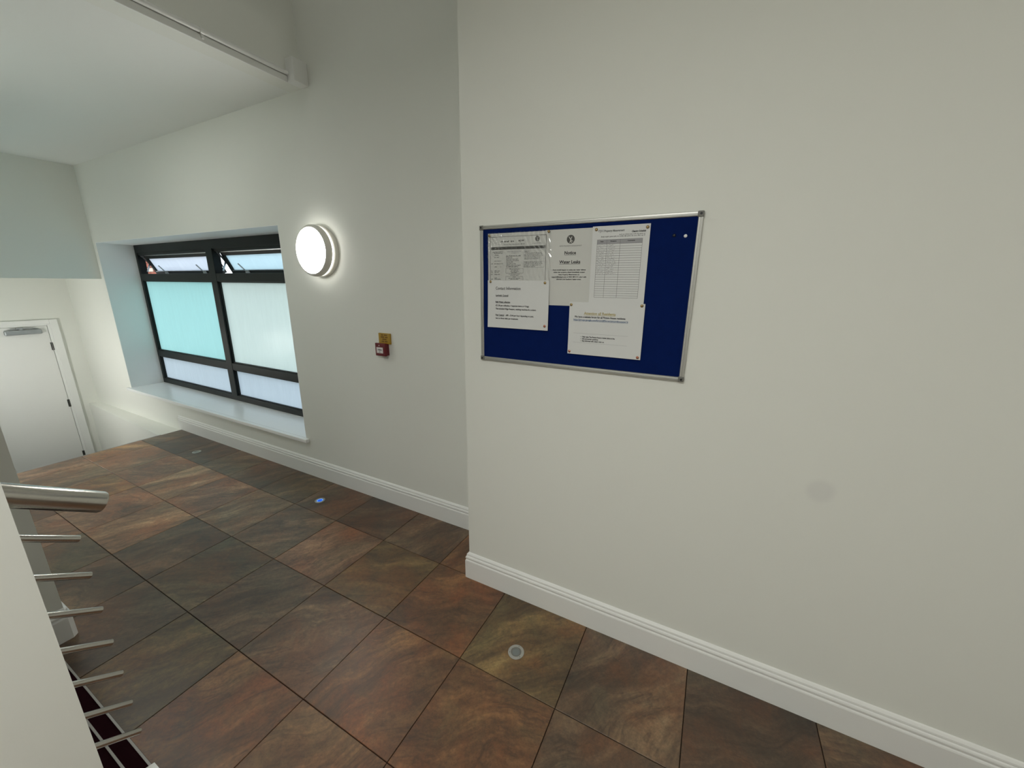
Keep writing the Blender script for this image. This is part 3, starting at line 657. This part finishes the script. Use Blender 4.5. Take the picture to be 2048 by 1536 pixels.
    def logo(s, u, v, r):
        s.disc(u, v, r, 'ink_bar'); t = r * .17
        s.stroke([(u - .50 * r, v - .62 * r), (u - .06 * r, v - .02 * r), (u + .02 * r, v + .3 * r), (u + .30 * r, v + .82 * r)], t, s.pm)
        s.stroke([(u + .30 * r, v - .58 * r), (u + .02 * r, v - .06 * r), (u - .06 * r, v + .40 * r), (u - .22 * r, v + .80 * r)], t, s.pm)
        s.stroke([(u - .02 * r, v + .02 * r), (u + .22 * r, v + .26 * r), (u + .62 * r, v + .50 * r)], t * .7, s.pm)
    def finish(s):
        for mat, mb in s.layers.items(): mb.build('print', M[mat], s.body)['kind'] = 'stuff'
wav = lambda a, f, p=0: (lambda u, v: .0006 + a * (math.sin(f * u * 3.1 + p) * math.sin(2.3 * v * f + 1 + p) + 1) * .5)

# notice on water leaks (lowest layer)
C = Sheet(-.662, .2115, .205, .300, .0004, 'paper_warm', 'portrait notice about water leaks with round dark logo', wav(.0008, 1.5)); C.pm = 'paper_warm'
cu_ = .112
C.logo(cu_, .039, .0165)
C.text('HATIA PROPERTY MANAGEMENT', cu_, .066, .0062, 'ink_grey', 0, 'CENTER', width=.094)
C.text('Notice', cu_, .096, .0175, 'ink', .00045, 'CENTER', .0011)
C.text('Water Leaks', cu_, .131, .0170, 'ink', .00045, 'CENTER', .0011)
for i, t in enumerate(('If you would happen to notice any water defects', 'within their property, please immediately contact', 'Hatia Property Management on', 'support@hatiapm.com or 0203 488 4131, along with', 'informing your landlord / letting agent.')):
    C.text(t, cu_ - .002, .1585 + .0093 * i, .0066, 'ink', .00022, 'CENTER', width=(.140, .134, .090, .148, .106)[i])
C.rect(cu_ - .076, .1885, cu_ - .012, .1889, 'ink')
C.finish()
# landscape sheet in a plastic sleeve
A = Sheet(-.933, .2095, .2935, .2045, .0024, 'paper_warm', 'landscape information sheet in a shiny plastic sleeve, top left', wav(.0012, 2.0)); A.pm = 'paper_warm'
rn = random.Random(5)
A.frame(.010, .014, .279, .199, .0016, 'ink_bar')
A.words(.064, .037, .106, .0066, 'ink', rn); A.words(.113, .037, .130, .0066, 'ink', rn); A.words(.150, .036, .180, .0085, 'ink', rn)
A.words(.078, .0485, .180, .0036, 'ink_grey', rn)
A.logo(.238, .0285, .0105); A.words(.214, .0475, .262, .0040, 'ink_pale', rn)
A.rect(.015, .056, .275, .0675, 'ink_bar')
for v in (.078, .084): A.words(.022 if v < .08 else .030, v, .076, .004, 'ink_grey', rn)
for v, l in ((.092, .024), (.101, .026), (.116, .034), (.128, .042), (.141, .012), (.158, .028), (.164, .022), (.173, .030), (.188, .012), (.1935, .034)): A.words(.032, v, .032 + l, .0042, 'ink_grey', rn)
for v in (.128, .158, .164, .173, .1935): A.words(.014, v, .024, .0042, 'ink_grey', rn)
A.words(.098, .0785, .162, .0040, 'ink_pale', rn); A.words(.117, .0845, .143, .0036, 'ink_pale', rn)
for i in range(8): A.words(.091, .0965 + .0064 * i, .091 + (.072, .030, .058, .062, .036, .050, .072, .058)[i], .0044, 'ink' if i in (0, 7) else 'ink_grey', rn)
A.frame(.089, .1465, .175, .1665, .0008, 'ink_grey'); A.frame(.089, .1800, .175, .1985, .0008, 'ink_grey')
for v, a, b in ((.151, .108, .156), (.156, .114, .150), (.161, .112, .152), (.1655, .118, .146), (.172, .104, .160), (.1765, .112, .152), (.184, .124, .140), (.189, .103, .161), (.1935, .112, .152)): A.words(a, v, b, .0036, 'ink_grey', rn)
A.frame(.176, .0725, .274, .110, .0007, 'ink_pale'); A.frame(.176, .118, .272, .143, .0007, 'ink_grey')
for i in range(6): A.words(.180, .0795 + .0058 * i, .180 + (.026, .080, .086, .088, .080, .070)[i], .0040, 'ink' if i == 0 else 'ink_grey', rn)
for i in range(4): A.words(.180, .1235 + .0058 * i, .180 + (.080, .084, .076, .050)[i], .0040, 'ink_grey', rn)
A.finish()
nx, nz = 150, 100; vs = []; fs = []
for j in range(nz + 1):
    for i in range(nx + 1):
        u, v = -.003 + .306 * i / nx, -.003 + .2085 * j / nz
        near = math.exp(-((u / .10) ** 2 + (v / .13) ** 2)); edge = math.exp(-((u - .296) / .012) ** 2)
        q = u * .42 + v * .91 + .004 * math.sin(u * 60 + v * 25); q2 = u * .9 - v * .44 + .003 * math.sin(v * 50)
        k = near * .0019 * (1 + math.sin(q2 * 380 + 2 * math.sin(q * 95))) + .0010 + near * .0013 * (1 + math.sin(q * 420)) + (.00030 + .0008 * edge) * (1 + math.sin(q2 * 330 + 2 * math.sin(v * 40))) + .0003 * (1 + math.sin(q * 170 + 1.3 * math.sin(u * 33)))
        vs.append(A.at(min(max(u, -.003), .303), v, k))
for j in range(nz):
    for i in range(nx): a = j * (nx + 1) + i; fs.append([a, a + 1, a + nx + 2, a + nx + 1])
MB().add(vs, fs, True).build('plastic_sleeve', M['sleeve'], A.root)['label'] = 'clear wrinkled plastic sleeve'
# contact information
Bs = Sheet(-.9335, .0125, .2995, .2095, .0062, 'paper', 'landscape contact information sheet below the plastic sleeve', lambda u, v: .0008 + .0010 * math.sin(3 * u + 1) ** 2 + .006 * max(0, .1 - u) * 10 * v ** 3 * .6 + .0012 * v); Bs.pm = 'paper'
Bs.text('Contact Information', .041, .0405, .0185, 'ink', .00012, width=.124)
Bs.text('Lambeth Council', .041, .0690, .0105, 'ink', .0003, under=.0008, width=.064)
Bs.text('Bulk Waste collection', .041, .0975, .0098, 'ink', .0003, under=.0009, width=.074)
Bs.text('£21.00 per collection, 4 separate items or 4 bags.', .041, .1130, .0098, 'ink', .00028, width=.168)
Bs.text('This includes fridge freezers, washing machines & cookers.', .041, .1275, .0098, 'ink', .00028, width=.202)
Bs.text('Pest Control', .041, .1555, .0098, 'ink', .0003, under=.0009, width=.043)
Bs.text('- £89 - £164 per hour depending on pest,', .089, .1555, .0098, 'ink', .00028, width=.142)
Bs.text('two to three visits per treatment.', .041, .1700, .0098, 'ink', .00028, width=.116)
Bs.finish()
# cleaning schedule
D = Sheet(-.4615, .2145, .214, .296, .0030, 'paper', 'portrait cleaning schedule with a ruled table and handwriting', wav(.0006, 1.2, 2)); D.pm = 'paper'
rn = random.Random(9)
D.text('FJH', .023, .0215, .0115, 'ink_pale', .0004, width=.018); D.text('Property Management', .044, .0215, .0105, 'ink_grey', .0003, width=.078, shear=.3)
D.text('Cleaning Schedule', .148, .0265, .0085, 'ink', .0003, width=.050, shear=.25)
D.words(.103, .0345, .197, .0042, 'ink_grey', rn); D.words(.034, .0405, .197, .0042, 'ink_grey', rn)
tx0, tx1, tv0, tv1 = .020, .190, .0490, .2660; c1, c2 = .0575, .1085; t = .0009
D.rect(tx0, tv0, tx1, .0648, 'ink_pale', .0004)
D.text('Date', (tx0 + c1) / 2, .0575, .0060, 'ink', .0002, 'CENTER'); D.text('Signature', (c1 + c2) / 2, .0575, .0060, 'ink', .0002, 'CENTER'); D.text('Comments', (c2 + tx1) / 2, .0575, .0060, 'ink', .0002, 'CENTER')
D.frame(tx0, tv0, tx1, tv1, t, 'ink_grey'); D.rect(c1, tv0, c1 + t, tv1, 'ink_grey'); D.rect(c2, tv0, c2 + t, tv1, 'ink_grey')
rows = 23; rh = (tv1 - .0648) / rows
for i in range(rows): D.rect(tx0, .0648 + rh * i, tx1, .0648 + rh * i + t, 'ink_grey')
for i in range(13):
    v = .0648 + rh * (i + .72)
    for u0, u1 in ((tx0 + .003, c1 - .006), (c1 + .004, c1 + rn.uniform(.028, .042))):
        u = u0; pts = []
        while u < u1:
            pts.append((u, v + rn.uniform(-.0042, .0014))); u += rn.uniform(.0011, .0024)
            if rn.random() < .14 and len(pts) > 2: D.stroke(pts, .0006, 'ink_grey'); pts = []; u += .002
        if len(pts) > 1: D.stroke(pts, .0006, 'ink_grey')
D.finish()
# website notice
E_ = Sheet(-.5405, -.0715, .3005, .2155, .0056, 'paper', 'landscape residents notice with gold heading, lowest sheet on the board', lambda u, v: .0008 + .0014 * math.sin(4.2 * u + .6) ** 2 * v + .0008 * math.sin(5 * v) ** 2); E_.pm = 'paper'
E_.text('Attention all Residents', .128, .0490, .0150, 'ink_gold', .0003, 'CENTER', .0010, width=.128)
E_.text('We have a website forum for all Picture House residents:', .128, .0625, .0108, 'ink', .0003, 'CENTER', width=.208)
E_.text('https://groups.google.com/forum/#!forum/picturehousesw16', .131, .0745, .0102, 'ink_blue', .0002, 'CENTER', .0008, width=.222)
for v in (.1265, .1645): E_.rect(.022, v, .246, v + .0006, 'ink_pale')
for i, (tt, wd) in enumerate((('Help make The Picture House a better place to live', .134), ('Ask and answer questions', .068), ("Stay informed with what's going on", .092))):
    E_.disc(.056, .1425 + .0085 * i - .002, .0012, 'ink', 10); E_.text(tt, .061, .1425 + .0085 * i, .0076, 'ink', .0003, width=wd)
E_.finish()

# ------------------------------------------------------------------ drawing pins
def pin_mesh(mat):
    m = MB(); m.lathe([(.0012, 0), (.0055, .0004), (.0058, .0012), (.0046, .0024), (.0022, .0033), (0, .0036)], (0, 0, 0), (0, -1, 0), 18)
    me = bpy.data.meshes.new('drawing_pin'); me.from_pydata([tuple(v) for v in m.v], [], m.f); me.polygons.foreach_set('use_smooth', [True] * len(m.f)); me.materials.append(M[mat]); return me
PM = {k: pin_mesh(k) for k in ('brass', 'copper', 'white_pin', 'blue_pin')}
for x, z, d, mat, lb in (
    (-.925, .201, .0056, 'brass', 'brass drawing pin at the top left corner of the plastic sleeve'),
    (-.6435, .206, .0062, 'brass', 'brass drawing pin between the plastic sleeve and the water leaks notice'),
    (-.919, .0065, .0076, 'brass', 'brass drawing pin at the top left corner of the contact sheet'),
    (-.653, .003, .0082, 'brass', 'brass drawing pin at the top right corner of the contact sheet'),
    (-.649, -.178, .0094, 'copper', 'reddish drawing pin at the bottom right corner of the contact sheet'),
    (-.447, .2030, .0046, 'brass', 'brass drawing pin at the top left corner of the cleaning schedule'),
    (-.2575, .2025, .0046, 'brass', 'brass drawing pin at the top right corner of the cleaning schedule'),
    (-.533, -.0830, .0074, 'brass', 'brass drawing pin at the top left corner of the gold headed notice'),
    (-.2520, -.0790, .0078, 'brass', 'brass drawing pin at the top right corner of the gold headed notice'),
    (-.532, -.2765, .0080, 'copper', 'reddish drawing pin at the bottom left corner of the gold headed notice'),
    (-.2510, -.2780, .0090, 'copper', 'reddish drawing pin at the bottom right corner of the gold headed notice'),
    (-.1275, .1665, .0, 'white_pin', 'white drawing pin alone on the bare blue felt'),
    (-.1650, .1700, .0, 'blue_pin', 'dark drawing pin alone on the bare felt beside the white one')):
    o = bpy.data.objects.new('drawing_pin', PM[mat]); COL.objects.link(o); o.location = (x, YF - d, z + OZ); tag(o, lb, 'pin', 'drawing pins in the noticeboard')

# ------------------------------------------------------------------ outside the window
struct(box('ground', M['concrete'], -30, 12, 2.42, 30, -2.2, -2.0), 'pale paving outside the window', 'ground')
nbd = thing('neighbour_building', (-9.6, 3.6, -2.0), 'red brick building glimpsed through the open left vent', 'building')
box('wall_core', M['mortar'], -11.4, -8.85, 3.512, 4.2, -2.0, 1.2, nbd)
bw, bh, jt = .215, .065, .010
mesh_b = None
for r in range(12):
    z = -.15 + r * (bh + jt)
    for c in range(11):
        x = -11.03 + c * (bw + jt) + (.1125 if r % 2 else 0)
        if x + bw > -8.84: continue
        if mesh_b is None:
            b0 = MB().box(-bw / 2, bw / 2, -.015, .015, -bh / 2, bh / 2, .003, 1); me = bpy.data.meshes.new('brick'); me.from_pydata([tuple(v) for v in b0.v], [], b0.f); me.materials.append(M['brick']); mesh_b = me
        if r == 4 and -9.42 < x + bw / 2 < -9.19: sx_ = x; continue
        o = bpy.data.objects.new('brick', mesh_b); COL.objects.link(o); o.parent = nbd; o.location = Vector((x + bw / 2, 3.505, z + bh / 2)) - Vector((-9.6, 3.6, -2.0))
box('stone_block', M['stone'], sx_, sx_ + bw, 3.485, 3.518, -.15 + 4 * (bh + jt), -.15 + 4 * (bh + jt) + bh, nbd, .006)
